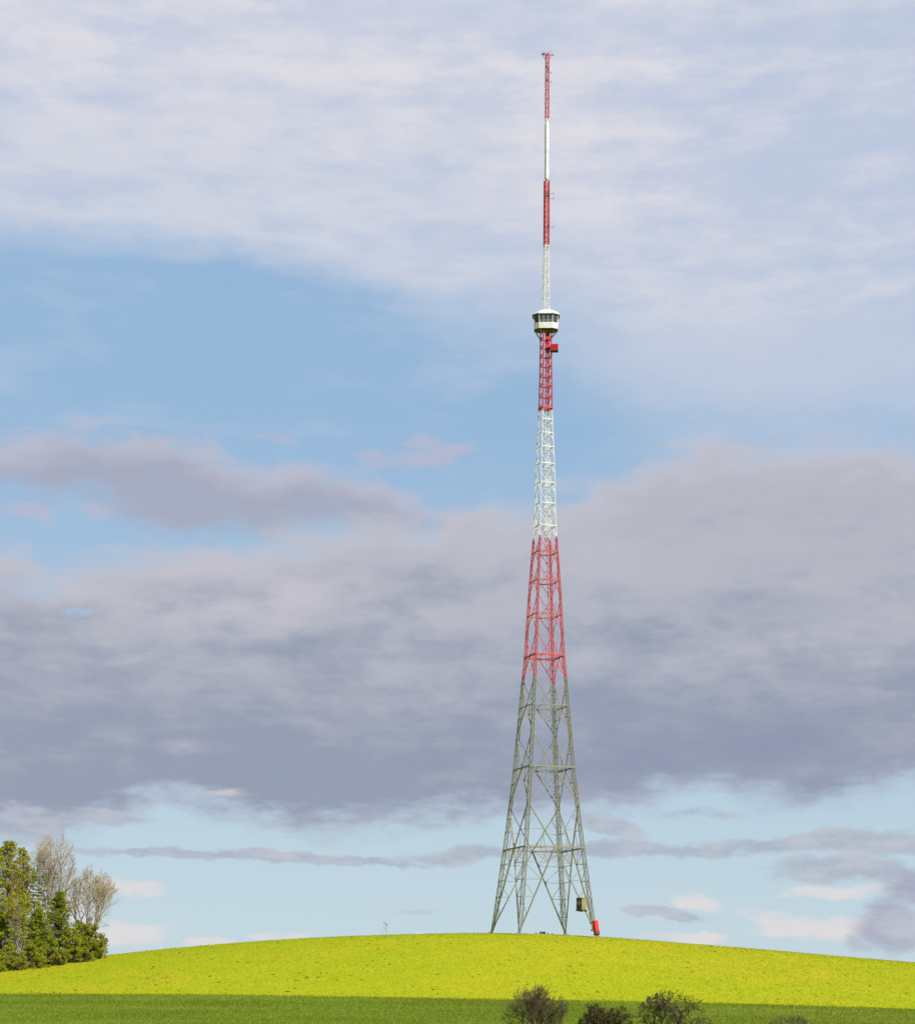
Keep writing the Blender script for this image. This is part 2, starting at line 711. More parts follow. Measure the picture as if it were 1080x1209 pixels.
# lift shaft in the slender part
mb = MB()
lx = EX*.32+EY*-.25
for a, b, w in ((zy(640), zy(489), .10), (zy(489), zy(396), .15)):
    for dx, dy in ((-.3, -.3), (.3, -.3), (.3, .3), (-.3, .3)):
        mb.bar(lx+EX*dx+EY*dy+Vector((0, 0, a-TZ)), lx+EX*dx+EY*dy+Vector((0, 0, b-TZ)), w)
    z = a
    while z < b-.5:
        q = Vector((0, 0, z-TZ))
        mb.bar(lx-EX*.3-EY*.3+q, lx+EX*.3-EY*.3+q, .07)
        mb.bar(lx-EX*.3+EY*.3+q, lx+EX*.3+EY*.3+q, .07)
        z += 1.4
mb.build('lift_shaft', m_band, tower)
mb = MB()
mb.box(lx+Vector((0, 0, (zy(414)+zy(394))/2-TZ)), EX*.42, EY*.42, Vector((0, 0, (zy(394)-zy(414))/2)))
mb.build('lift_housing', m_red, tower)

# ---- the cabin below the antenna mast
PX, PY_ = Vector((1, 0, 0)), Vector((0, 1, 0))
pa = R(-3.5)
PX, PY_ = Vector((math.cos(pa), math.sin(pa), 0)), Vector((-math.sin(pa), math.cos(pa), 0))


def octo(h, z, c=.43):
    q = h*(1-c)
    return [PX*x+PY_*(y*.7)+Vector((0, 0, z-TZ)) for x, y in ((-q, -h), (q, -h), (h, -q), (h, q), (q, h), (-q, h), (-h, q), (-h, -q))]


mb = MB()
z0, z1 = zy(390.2), zy(383.2)
mb.loft([octo(2.92, z0), octo(2.98, z1), octo(2.7, z1), octo(2.6, z1)], cap0=False, cap1=True)
pod = mb.build('observation_cabin', m_white, tower)
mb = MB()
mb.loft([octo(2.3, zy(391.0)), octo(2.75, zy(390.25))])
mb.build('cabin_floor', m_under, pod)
mb = MB()
mb.loft([octo(3.36, zy(373.6)), octo(3.42, zy(372.9)), octo(2.9, zy(370.4)), octo(1.7, zy(367.0)), octo(.9, zy(366.2))], cap0=False)
mb.build('roof', m_white, pod)
mb = MB()
mb.loft([octo(3.2, zy(374.6)), octo(3.37, zy(373.62))])
mb.build('soffit', m_darksteel, pod)
wb, wt = octo(2.80, z1+.01), octo(2.98, zy(374.35))
for k in range(8):
    j = (k+1) % 8
    nseg = 3 if k % 2 == 0 else 2
    for s_ in range(nseg):
        a0, a1 = s_/nseg, (s_+1)/nseg
        p = [lerp(wb[k], wb[j], a0+.03), lerp(wb[k], wb[j], a1-.03), lerp(wt[k], wt[j], a1-.03), lerp(wt[k], wt[j], a0+.03)]
        nn = (p[1]-p[0]).cross(p[3]-p[0]).normalized()
        g = MB()
        g.loft([[q-nn*.05 for q in p], [q for q in p]])
        g.build('window', mgl, pod)
        mc = MB()
        mc.bar(lerp(wb[k], wb[j], a0), lerp(wt[k], wt[j], a0), .13 if s_ == 0 else .08, up=nn)
        mc.build('mullion', m_white if (s_ == 0 or k == 0) else m_darksteel, pod)
mb = MB()
for k in range(8):
    j = (k+1) % 8
    mb.bar(lerp(wb[k], wb[j], 0)*1.0+Vector((0, 0, .5)), wb[j]+Vector((0, 0, .5)), .07)
mb.build('railing', m_white, pod)
q8 = octo(2.6, zy(391))
for k in range(0, 8):
    mb = MB()
    ci = min(range(4), key=lambda i: (cor(i, zy(398)).xy-q8[k].xy).length)
    mb.bar(q8[k], cor(ci, zy(399.5)), .12)
    mb.build('cabin_strut', m_darksteel, pod)

# red work balcony on the right under the cabin
bx = Vector((2.02, -.9, 0))
mb = MB()
zb, zt = zy(415.3), zy(408.6)
X, Y = PX, PY_
hw, hd = .95, .9
c = bx+Vector((0, 0, (zb+zt)/2-TZ))
H = Vector((0, 0, (zt-zb)/2))
mb.box(c-Y*hd, X*hw, Y*.04, H)
mb.box(c+Y*hd, X*hw, Y*.04, H)
mb.box(c+X*(hw-.04), X*.04, Y*(hd-.045), H)
mb.box(c-X*(hw-.04), X*.04, Y*(hd-.045), H)
bal = mb.build('balcony', m_red, tower)
mb = MB()
mb.box(c-H-Vector((0, 0, .09)), X*(hw+.05), Y*(hd+.05), Vector((0, 0, .085)))
mb.bar(c-H-X*2.2+Vector((0, 0, -.25)), c-H+X*.8+Vector((0, 0, -.25)), .14)
mb.build('balcony_floor', m_darksteel, bal)

# ---- antenna mast above the cabin


def lattice(z0, z1, s0, s1, leg, lace, step, name, rungs=False, rot=R(18.8)):
    mb = MB()
    ex = Vector((math.cos(rot), math.sin(rot), 0))
    ey = Vector((-ex.y, ex.x, 0))
    n = max(2, int((z1-z0)/step))

    def c4(z):
        s = s0+(s1-s0)*(z-z0)/(z1-z0)
        return [ex*(x*s/2)+ey*(y*s/2)+Vector((0, 0, z-TZ)) for x, y in ((-1, -1), (1, -1), (1, 1), (-1, 1))]
    for k in range(n):
        A, Bq = c4(z0+(z1-z0)*k/n), c4(z0+(z1-z0)*(k+1)/n)
        for c in range(4):
            e = (c+1) % 4
            mb.bar(A[c], Bq[c], leg)
            mb.bar(A[c], A[e], lace*(1.3 if rungs else 1))
            mb.bar(A[c] if (k+c) % 2 else A[e], Bq[e] if (k+c) % 2 else Bq[c], lace*.8)
    return mb.build(name, m_band, tower)


lattice(zy(366), zy(291.2), 1.28, .90, .22, .065, 1.4, 'mast_section')
lattice(zy(290.8), zy(213), .98, .94, .23, .10, 1.25, 'mast_section', True)
lattice(zy(142.5), zy(63), .76, .68, .115, .065, 1.05, 'mast_section', True)
# white antenna cylinder
mb = MB()
rings = []
for py, r in ((212.3, .4), (211, .53), (190, .53), (168, .52), (148, .52), (145, .45), (143.2, .36)):
    rings.append([Vector((r*math.cos(2*math.pi*k/20), r*math.sin(2*math.pi*k/20), zy(py)-TZ)) for k in range(20)])
mb.loft(rings)
for py in (196, 180, 163):
    mb.tube((0, 0, zy(py)-TZ), (0, 0, zy(py)-TZ+.22), .56, .56, 20)
mb.build('antenna_cylinder', m_white, tower)
mb = MB()
for p in (-1, 1):
    mb.bar((.12*p, 0, zy(291)-TZ), (.12*p, 0, zy(213)-TZ), .08)
mb.build('sky_gap_bar', m_white, tower)  # white bars standing in for bright sky seen between the red rails
# spreader on top
mb = MB()
zt = zy(64.3)-TZ
mb.bar((-1.55, -.2, zt), (1.65, .2, zt), .13)
mb.bar((-.25, 1.3, zt+.1), (.25, -1.3, zt+.1), .12)
for x, h in ((-1.3, 1.1), (-.85, .7), (.75, 1.1), (1.35, .5)):
    mb.tube((x, x*.13, zt), (x*1.05, x*.13, zt+h), .06, .04, 6)
mb.bar((-1.3, -.17, zt), (-.5, 0, zt-1.1), .09)
mb.bar((1.3, .17, zt), (.5, 0, zt-1.1), .09)
mb.build('spreader', m_red, tower)
for px, py, w, h in ((641.8, 64.5, .45, .5), (645.0, 79.5, .4, .5), (647.0, 82.5, .4, .5), (645.2, 94.5, .4, .5), (644.2, 230, .4, .9), (647.6, 230, .4, .9), (647.2, 267, .35, .8)):
    dx, dy = un(px, py)
    g = MB()
    g.box(Vector((dx*MPP-TX, -.55, zy(py)-TZ)), Vector((w/2, 0, 0)), Vector((0, .12, 0)), Vector((0, 0, h/2)))
    g.bar((dx*MPP-TX, -.5, zy(py)-TZ), (dx*MPP-TX, .1, zy(py)-TZ), .09)
    g.build('panel_antenna', m_darksteel, tower)
for px, py, l in ((653.5, 229, 1.6), (653.6, 235, 1.7), (652.8, 268.5, 1.3), (650.8, 97, .9), (650.5, 86, .8)):
    dx, dy = un(px, py)
    xe = dx*MPP-TX
    g = MB()
    zz = zy(py)-TZ
    g.bar((.2, -.1, zz+.12), (xe, -.3, zz), .07)
    g.tube((xe, -.3, zz-.4), (xe, -.3, zz+.4), .045, .045, 6)
    g.build('rod_antenna', m_red, tower)

# equipment cabin between the leg and the brace of the right foot
cc = at(686.2, 1067.8, 492)
zc = cc.z-TZ
cx = cc.x-TX
C0 = Vector((cx, cc.y, zc))
mb = MB()
kx = Vector((math.cos(R(-22)), math.sin(R(-22)), 0))
kx = Vector((math.cos(R(50)), math.sin(R(50)), 0))
ky = Vector((-kx.y, kx.x, 0))
mb.box(C0, kx*.9, ky*.82, Vector((0, 0, 1.38)))
cab = mb.build('equipment_cabin', m_olive, tower)
g = MB()
g.box(C0+Vector((0, 0, 1.46)), kx*1.0, ky*.92, Vector((0, 0, .07)))
g.build('cabin_roof', m_olive, cab)
g = MB()
g.box(C0-kx*.94, kx*.035, ky*.80, Vector((0, 0, 1.36)))  # dark sheet standing in for shade on the cabin's left side
g.build('shade_panel', m_darksteel, cab)
g = MB()
cc2 = C0-kx*.98+Vector((0, 0, .25))
n_ = 18
g.loft([[cc2-kx*a+ky*(r*math.cos(t*2*math.pi/n_))+Vector((0, 0, r*math.sin(t*2*math.pi/n_))) for t in range(n_)] for a, r in ((0, .5), (.1, .5), (.1, .36), (.02, .34))][::-1])
g.build('fan_vent', m_conc, cab)
g = MB()
g.box(C0-ky*.84+kx*.3+Vector((0, 0, -.2)), kx*.3, ky*.03, Vector((0, 0, .8)))
g.build('door', paint('olive_door', (.30, .285, .11), (.2, .19, .08), 2), cab)
g = MB()
g.box(C0+Vector((0, 0, -1.5)), kx*1.1, ky*.95, Vector((0, 0, .1)))
for t in (-1, 1):
    g.bar(C0+ky*t*.7-kx*.9+Vector((0, 0, -1.6)), C0+ky*t*.7+kx*1.3+Vector((0, 0, -1.75)), .2)
g.build('cabin_platform', m_darksteel, cab)

# small bits of plant standing between the legs (just over the crest)

# red lift car at the foot of the right leg
lo = at(704.5, 1103.2, 489.5)
hi = at(702.3, 1087.8, 490.5)
axis = (hi-lo)
L = axis.length
axis.normalize()
car = thing('lift_car', 'small red lift car hanging at the foot of the right tower leg', 'lift car', tuple(lo))
kx = Vector((math.cos(R(24)), math.sin(R(24)), 0))
ky = axis.cross(kx).normalized()
kx = ky.cross(axis).normalized()
if ky.y < 0:
    ky = -ky
mb = MB()


def rr(h, w, dd):
    return [axis*h+kx*(x*w)+ky*(y*dd) for x, y in ((-.85, -1), (.85, -1), (1, -.85), (1, .85), (.85, 1), (-.85, 1), (-1, .85), (-1, -.85))]


mb.loft([rr(.05, .48, .46), rr(.15, .55, .55), rr(L-.2, .55, .55), rr(L, .46, .46)])
m_car = paint('bright_red_panel', (.50, .028, .006), (.42, .02, .006), 1.2, .5, .1)
mb.build('body', m_car, car)
g = MB()
g.box(axis*(L*.52)+ky*-.57, kx*.36, ky*.02, axis*(L*.40))
dr = g.build('door', m_car, car)
g = MB()
g.box(axis*.36+ky*-.6+kx*.12, kx*.3, ky*.02, axis*.25)
g.build('door_opening', m_black, car)
g = MB()
g.box(axis*(-.08), kx*.62, ky*.62, axis*.08)
g.build('floor_frame', m_darksteel, car)
for h in (.3, .85):
    g = MB()
    g.bar(axis*(L*h)-kx*.5, axis*(L*h)-kx*1.15, .16)
    g.box(axis*(L*h)-kx*1.2, kx*.1, ky*.3, axis*.2)
    g.build('carriage', m_darksteel, car)

# things just peeping over the crest between the legs
for px, w, h, lab in ((640.2, 1.45, .62, 'low dark equipment cover between the two middle tower feet'),):
    p = at(px, 1103, 506)
    zg = gz(p.x, p.y)
    t = thing('equipment_cover', lab, 'cover', (p.x, p.y, zg))
    g = MB()
    g.loft([[Vector((x*w/2, y*.5, -.2)) for x, y in ((-1, -1), (1, -1), (1, 1), (-1, 1))], [Vector((x*w/2, y*.5, h*.8)) for x, y in ((-1, -1), (1, -1), (1, 1), (-1, 1))]])
    g.build('base', m_conc, t)
    g = MB()
    g.loft([[Vector((x*(w/2+.1), y*.6, h*.8)) for x, y in ((-1, -1), (1, -1), (1, 1), (-1, 1))], [Vector((x*w/2*.9, y*.3, h*1.15)) for x, y in ((-1, -1), (1, -1), (1, 1), (-1, 1))]])
    g.build('lid', m_darksteel, t)
for px, lab in ((632.5, 'short dark marker post left of the equipment cover'), (646.4, 'short dark marker post just right of the equipment cover'), (651.5, 'short dark marker post beside the third tower foot')):
    p = at(px, 1103, 506)
    g = MB()
    g.tube((0, 0, -.3), (0, 0, .4), .1, .09, 8)
    g.tube((0, 0, .4), (0, 0, .52), .13, .1, 8)
    g.v = [Vector(v) for v in g.v]
    o = g.build('marker_post', m_darksteel, None, (p.x, p.y, gz(p.x, p.y)))
    tag(o, lab, 'post', 'marker posts between the tower feet')

# ---------------------------------------------------------------- trees


class Tree:
    def __init__(s, seed):
        s.r = random.Random(seed)
        s.segs, s.tips, s.starts = [], [], []

    def jit(s, v, a):
        r = s.r
        return (v+Vector((r.gauss(0, a), r.gauss(0, a), r.gauss(0, a)))).normalized()

    def grow(s, p, d, L, r, lv, P):
        n = max(2, int(P['seg'][lv]))
        r_end = r*P['taper'][lv]
        for k in range(n):
            d = s.jit(d, P['wig'][lv])
            d = (d+Vector((0, 0, P['up'][lv]))).normalized()
            q = p+d*(L/n)
            ra, rb = r+(r_end-r)*k/n, r+(r_end-r)*(k+1)/n
            s.segs.append((p, q, ra, rb, lv))
            p = q
            if lv and P.get('env'):
                ec, er = P['env']
                hx, hy, hz = (p.x-ec.x)/er[0], (p.y-ec.y)/er[1], (p.z-ec.z)/er[2]
                if hz < 0:
                    lim = max(.2, 1+.42*hz)
                    out_ = (hx*hx+hy*hy)/(lim*lim)
                else:
                    out_ = hx*hx+hy*hy+hz*hz
                if out_ > s.r.uniform(.75, 1.15):
                    break
            f = (k+1)/n
            if lv < P['levels'] and f > P['start'][lv]:
                c = P['kids'][lv]
                m = int(c)+(1 if s.r.random() < c-int(c) else 0)
                for _ in range(m):
                    ang = R(s.r.uniform(*P['ang'][lv]))
                    ax = d.cross(Vector((s.r.gauss(0, 1), s.r.gauss(0, 1), s.r.gauss(0, 1)))).normalized()
                    nd = (Matrix.Rotation(ang, 3, ax) @ d)
                    Lc = L*P['len'][lv]*s.r.uniform(.65, 1.15)*(1-P['short'][lv]*f)
                    s.grow(p, nd, Lc, max(rb*P['rad'][lv], P['rmin']), lv+1, P)
        s.tips.append((p, d, lv))

    def stem(s):
        s.starts.append(len(s.segs))

    def meshes(s, parent, mat, mat_twig, split=1, tlab='trunk', blab='branches'):
        b = MB()
        cuts = s.starts+[len(s.segs)]
        for c in range(len(cuts)-1):
            a = MB()
            for (p, q, r0, r1, lv) in s.segs[cuts[c]:cuts[c+1]]:
                n = 8 if lv == 0 else (5 if lv == 1 else 3)
                (a if lv < split else b).tube(p, q, r0, r1, n, cap=False)
            if a.v:
                a.build(tlab, mat, parent)
        if b.v:
            b.build(blab, mat_twig, parent)


def leaves(pts, rads, per, size, seed, flat=.75, shell=.55):
    """leaf sized quads in clumps round the given points"""
    g = np.random.default_rng(seed)
    pts = np.array([tuple(p) for p in pts])
    rads = np.asarray(rads, float)
    idx = np.repeat(np.arange(len(pts)), per)
    n = len(idx)
    v = g.normal(0, 1, (n, 3))
    v /= np.linalg.norm(v, axis=1)[:, None]
    rr_ = g.uniform(shell**3, 1, n)**(1/3.)*g.uniform(.7, 1.15, n)
    c = pts[idx]+v*(rads[idx]*rr_)[:, None]*np.array([1, 1, flat])
    nrm = v*.6+g.normal(0, .6, (n, 3))+np.array([0, 0, .25])
    nrm /= np.linalg.norm(nrm, axis=1)[:, None]
    t = np.cross(nrm, g.normal(0, 1, (n, 3)))
    t /= np.linalg.norm(t, axis=1)[:, None]
    b = np.cross(nrm, t)
    sz = size*g.uniform(.6, 1.35, n)[:, None]
    t, b = t*sz*.5, b*sz*.36
    V = np.stack([c-t, c-b+t*.1, c+t, c+b+t*.1], 1).reshape(-1, 3)
    return V


bark_grey = bark_mat('grey_bark', (.20, .17, .12), (.33, .28, .20))
twig_tan = bark_mat('tan_twigs', (.34, .27, .18), (.46, .37, .25))
bark_pale = bark_mat('pale_bark', (.34, .31, .24), (.20, .17, .12))
bark_dark = bark_mat('dark_bark', (.055, .045, .03), (.09, .075, .05))
twig_dark = bark_mat('dark_twigs', (.08, .06, .035), (.12, .095, .055))
lf_olive = leaf_mat('spring_leaf', (.36, .35, .025), (.25, .26, .02), (.42, .36, .03), .35)
lf_yel = leaf_mat('young_leaf', (.36, .38, .02), (.25, .30, .02), (.38, .34, .02), .35)
lf_dark = leaf_mat('evergreen_leaf', (.20, .24, .012), (.30, .32, .02), (.14, .175, .012), .3)
lf_mid = leaf_mat('green_leaf', (.23, .27, .015), (.32, .34, .02), (.15, .19, .012), .3)
lf_pine = leaf_mat('pine_needle', (.15, .18, .02), (.21, .23, .03), (.11, .14, .02), .2)
lf_bush = leaf_mat('bush_leaf', (.25, .26, .02), (.35, .33, .03), (.17, .19, .015), .3)
lf_hedge = leaf_mat('hedge_leaf', (.31, .35, .02), (.20, .25, .015), (.33, .30, .025), .3)
lf_brown = leaf_mat('brown_leaf', (.06, .05, .022), (.10, .085, .03), (.045, .042, .018), .2)
lf_bud = leaf_mat('bud_leaf', (.05, .046, .018), (.085, .075, .025), (.035, .033, .015), .2)


def ground_at(px, d):
    x = un(px, 1150)[0]*d/F
    return Vector((x, d-D0, gz(x, d-D0)))


def height_to(px, py, d):
    g = ground_at(px, d)
    return at(px, py, d).z-g.z


BARE = dict(levels=4, seg=[7, 9, 7, 4, 3], taper=[.55, .3, .35, .45, .5], wig=[.05, .08, .12, .15, .2], up=[.05, .07, .07, .04, .02],
            start=[.3, .15, .15, .1, 0], kids=[1.6, 1.45, 1.45, 1.4, 0], ang=[(16, 48), (18, 50), (22, 55), (25, 65), (0, 0)],
            len=[1.0, .55, .5, .5, .5], short=[.1, .3, .35, .3, 0], rad=[.75, .5, .5, .6, .6], rmin=.028)


def bare_tree(px, d, env, seed, label, group=None, P=None, mats=None, trunks=1, tr=.32, name='bare_tree', rmin=.028, spread=.25, lean=0.0, L=.55):
    """env: crown centre (px, py), half width and half height in photo pixels"""
    P = dict(P or BARE)
    P['rmin'] = rmin
    g = ground_at(px, d)
    k_ = d/F
    c = at(env[0], env[1], d)-g
    P['env'] = (Vector((c.x, 0, c.z)), (env[2]*k_, env[2]*k_*.85, env[3]*k_))
    T = Tree(seed)
    H = c.z+env[3]*k_
    for k in range(trunks):
        a = (k-(trunks-1)/2)*spread
        T.stem()
        T.grow(Vector((a*.6, T.r.uniform(-.3, .3), -.3)), Vector((a+lean, T.r.uniform(-.12, .12), 1)).normalized(), H*L, tr*T.r.uniform(.8, 1), 0, P)
    t = thing(name, label, 'tree' if 'shrub' not in name else 'shrub', tuple(g), group)
    mats = mats or (bark_grey, twig_tan)
    T.meshes(t, mats[0], mats[1], 2)
    return t, T


def leafy_tree(px, d, top, halfw_px, seed, label, mat, base=.12, per=42, size=.34, clump=.95, n=130, shape='round', bark=None, group=None, name='leafy_tree', tr=.28, droop=0.0):
    r = random.Random(seed)
    g = ground_at(px, d)
    H = height_to(px, top, d)
    W = halfw_px*d/F
    t = thing(name, label, 'tree', tuple(g), group)
    mb = MB()
    # slightly bending trunk
    pts = []
    bx_, by_ = r.uniform(-.5, .5), r.uniform(-.5, .5)
    for k in range(9):
        f = k/8
        pts.append(Vector((bx_*math.sin(f*3), by_*math.sin(f*2.5), -.3+f*H*.95)))
    for k in range(8):
        mb.tube(pts[k], pts[k+1], tr*(1-k/8.3), tr*(1-(k+1)/8.3), 8, cap=False)
    tk = mb.build('trunk', bark or bark_grey, t)
    mb = MB()
    C, Rd = [], []
    for _ in range(n):
        f = base+(1-base)*r.random()**.85
        ang0 = r.uniform(0, 1.5)
        if shape == 'cone':
            prof = ((1-f)**.8*1.05+.04)*(.8+.3*math.sin(f*13+seed+ang0*4))
        elif shape == 'dome':
            prof = max(.05, (1-f))**.55*(.85+.22*math.sin(f*11+seed+ang0*3))
        elif shape == 'column':
            prof = .3+.7*math.sin(min(1, (1-f)*2.6+.05)*math.pi/2)
            prof *= .82+.18*math.sin(f*17+seed+ang0)
        else:
            prof = math.sqrt(max(.02, 1-((f-.55)/.5)**2))
        ang = r.uniform(0, 2*math.pi)
        rad = W*prof*math.sqrt(r.uniform(.12, 1))*r.uniform(.75, 1.12)
        c = Vector((math.cos(ang)*rad, math.sin(ang)*rad, f*H-droop*rad))
        j = min(8, max(0, int((f-.10)*8)))
        root = pts[j]
        mid = root.lerp(c, .55)+Vector((0, 0, .25+droop*rad*.5))
        mb.tube(root, mid, .07, .045, 4, cap=False)
        mb.tube(mid, c, .045, .02, 3, cap=False)
        C.append(c)
        Rd.append(clump*r.uniform(.55, 1.25)*(1.0 if f < .8 else .8))
    mb.build('branches', bark or bark_grey, t)
    poly_mesh('crown', leaves(C, Rd, per, size, seed, .6), 4, mat, t)
    return t


def bush(px, d, top, halfw_px, seed, label, mat, n=70, per=70, size=.26, clump=.7, group=None, name='bush', lift=0.0, stems=bark_dark):
    r = random.Random(seed)
    g = ground_at(px, d)
    H = height_to(px, top, d)
    W = halfw_px*d/F
    t = thing(name, label, 'bush', tuple(g), group)
    mb = MB()
    C, Rd = [], []
    for _ in range(n):
        ang = r.uniform(0, 2*math.pi)
        el = r.uniform(0, 1)**.7
        q = r.uniform(.45, 1)
        x = math.cos(ang)*math.sqrt(1-el*el)*W*q
        y = math.sin(ang)*math.sqrt(1-el*el)*W*.7*q
        z = el*H*(.35+.65*q)*1.02*(1+.12*math.sin(x*1.7+seed))+.25
        c = Vector((x, y, z))
        mb.tube(Vector((x*.15, y*.15, -.2)), c.lerp(Vector((x*.3, y*.3, z*.6)), .5), .05, .03, 4, cap=False)
        mb.tube(c.lerp(Vector((x*.3, y*.3, z*.6)), .5), c, .03, .015, 3, cap=False)
        C.append(c)
        Rd.append(clump*r.uniform(.5, 1.2))
    mb.build('stems', stems, t)
    poly_mesh('foliage', leaves(C, Rd, per, size, seed, .8), 4, mat, t)
    return t


WOOD = 'trees of the wood on the left slope'
leafy_tree(-13, 462, 990, 27, 11, 'olive green tree cut by the left picture edge', lf_olive, .14, 52, .29, .8, 260, 'column', bark_pale, WOOD)
leafy_tree(10, 466, 994, 27, 12, 'tallest yellow green tree at the left edge, pale trunk below', lf_olive, .2, 52, .29, .85, 330, 'column', bark_pale, WOOD)
leafy_tree(27, 470, 1001, 19, 13, 'slim olive tree between the yellow green tree and the tall bare tree', lf_olive, .22, 52, .28, .75, 240, 'column', bark_pale, WOOD)
leafy_tree(20, 455, 1052, 18, 14, 'shorter yellow green understorey tree with thin pale trunk', lf_yel, .2, 36, .3, .7, 130, 'round', bark_pale, WOOD, tr=.17)
leafy_tree(39, 458, 1060, 14, 15, 'young bright green tree below the flat topped conifer', lf_yel, .15, 36, .3, .7, 110, 'round', bark_pale, WOOD, tr=.16)
bare_tree(59, 478, (61, 1031, 31, 47), 21, 'tall leafless tree with a fan of fine pale branches', WOOD, None, (bark_grey, twig_tan), 4, .27, L=.66, spread=.12)
bare_tree(96, 474, (108, 1064, 33, 41), 27, 'leafless spreading tree leaning right at the end of the wood', WOOD, None, (bark_pale, twig_tan), 3, .27, spread=.3, lean=.1, L=.62)

# flat topped conifer: tiers of branches
g = ground_at(47, 470)
H = height_to(47, 1034, 470)
t = thing('conifer_tree', 'thin conifer with flat layered top beside the tall bare tree', 'tree', tuple(g), WOOD)
mb = MB()
for k in range(6):
    mb.tube((.1*math.sin(k), 0, -.3+H*k/6), (.1*math.sin(k+1), 0, -.3+H*(k+1)/6), .22*(1-k/7), .22*(1-(k+1)/7), 7, cap=False)
mb.build('trunk', bark_pale, t)
mb = MB()
C, Rd = [], []
r_ = random.Random(5)
for lev in range(34):
    zz = H*(.5+.5*(lev/33)**.9)
    for q in range(1):
        a = lev*2.4+r_.uniform(-.5, .5)
        reach = r_.uniform(1.1, 2.7)*(1 if lev < 26 else .95)
        e = Vector((math.cos(a)*reach, math.sin(a)*reach, zz+r_.uniform(-.6, .7)))
        mb.tube((0, 0, zz-.4), e, .06, .02, 4, cap=False)
        for f in (.45, .75, 1.0):
            C.append(Vector((0, 0, zz-.3)).lerp(e, f))
            Rd.append(r_.uniform(.35, .75))
mb.build('branches', bark_grey, t)
poly_mesh('crown', leaves(C, Rd, 26, .28, 5, .35), 4, lf_pine, t)

leafy_tree(70, 462, 1054, 31, 16, 'broad dark green tree with pointed top in front of the bare trees', lf_dark, .02, 40, .30, .95, 330, 'dome', bark_dark, WOOD, 'evergreen_tree', .25, .12)
leafy_tree(46, 456, 1074, 24, 17, 'lower green tree left of the broad dark one', lf_mid, .02, 40, .3, .9, 230, 'dome', bark_dark, WOOD, 'evergreen_tree', .2, .1)
leafy_tree(2, 458, 1080, 20, 18, 'dark evergreen at the very left edge', lf_dark, .02, 40, .3, .9, 170, 'dome', bark_dark, WOOD, 'evergreen_tree', .2, .1)
BUSH = 'bushes along the foot of the wood'
bush(103, 466, 1086, 25, 31, 'large rounded olive bush at the right end of the wood', lf_bush, 190, 75, .26, .75, BUSH)
bush(84, 458, 1096, 20, 32, 'broad green bush left of the large rounded bush', lf_hedge, 110, 75, .26, .7, BUSH)
bush(60, 450, 1110, 19, 33, 'mid green bush below the pointed evergreen', lf_hedge, 75, 75, .26, .7, BUSH)
bush(37, 446, 1112, 17, 34, 'olive bush under the young bright green tree', lf_bush, 65, 75, .26, .65, BUSH)
bush(15, 442, 1117, 17, 35, 'bright low bush at the foot of the pale trunk', lf_hedge, 60, 75, .26, .65, BUSH)
bush(-6, 440, 1118, 16, 36, 'low green bush cut by the left picture edge', lf_hedge, 55, 75, .26, .65, BUSH)
bush(118, 468, 1105, 12, 37, 'small bush sloping down to the meadow at the wood end', lf_bush, 50, 70, .24, .55, BUSH)
for k, (px, d_, top, hw, lab) in enumerate(((100, 455, 1120, 14, 'low bramble skirt under the large rounded bush'), (72, 447, 1124, 15, 'low bramble skirt in front of the broad green bush'),
                                            (47, 440, 1128, 14, 'low bramble skirt in front of the mid green bush'), (22, 435, 1131, 14, 'low bramble skirt near the left edge'),
                                            (-2, 432, 1134, 13, 'low bramble skirt touching the left picture edge'))):
    bush(px, d_, top, hw, 50+k, lab, lf_bush if k % 2 else lf_hedge, 45, 60, .22, .45, 'brambles along the meadow edge', 'bramble')

# sapling with two stakes on the crest
sp = ground_at(455.2, 478)
t = thing('sapling', 'tiny young tree tied to stakes on the hill crest', 'tree', tuple(sp))
S_ = 478/F
hh = height_to(455.2, 1089, 478)
g = MB()
g.tube((0, 0, -.2), (.05, 0, hh*.6), .06, .05, 6)
g.tube((.05, 0, hh*.6), (.1, 0, hh), .05, .02, 6)
g.build('trunk', bark_grey, t)
g = MB()
C, Rd = [], []
r_ = random.Random(3)
for k in range(15):
    zz = hh*r_.uniform(.4, .98)
    a = r_.uniform(0, 6.28)
    e = Vector((.05+math.cos(a)*.5-.12, math.sin(a)*.5, zz+.25))
    g.tube((.05, 0, zz), e, .03, .012, 4)
    C.append(e)
    Rd.append(.2)
g.build('branches', bark_grey, t)
poly_mesh('foliage', leaves(C, Rd, 6, .13, 4), 4, lf_bush, t)
for k, (ox, lab) in enumerate(((-.75, 'thin wooden stake left of the sapling on the crest'), (.6, 'thin wooden stake right of the sapling on the crest'))):
    g = MB()
    g.tube((0, 0, -.3), (-.04*(1 if k else -1), 0, 1.75), .04, .032, 7)
    g.tube((-.04*(1 if k else -1), 0, 1.75), (-.04*(1 if k else -1), 0, 1.82), .045, .015, 7)
    o = g.build('wooden_stake', bark_pale, None, (sp.x+ox, sp.y-.4, gz(sp.x+ox, sp.y-.4)))
    tag(o, lab, 'stake', 'stakes beside the sapling')

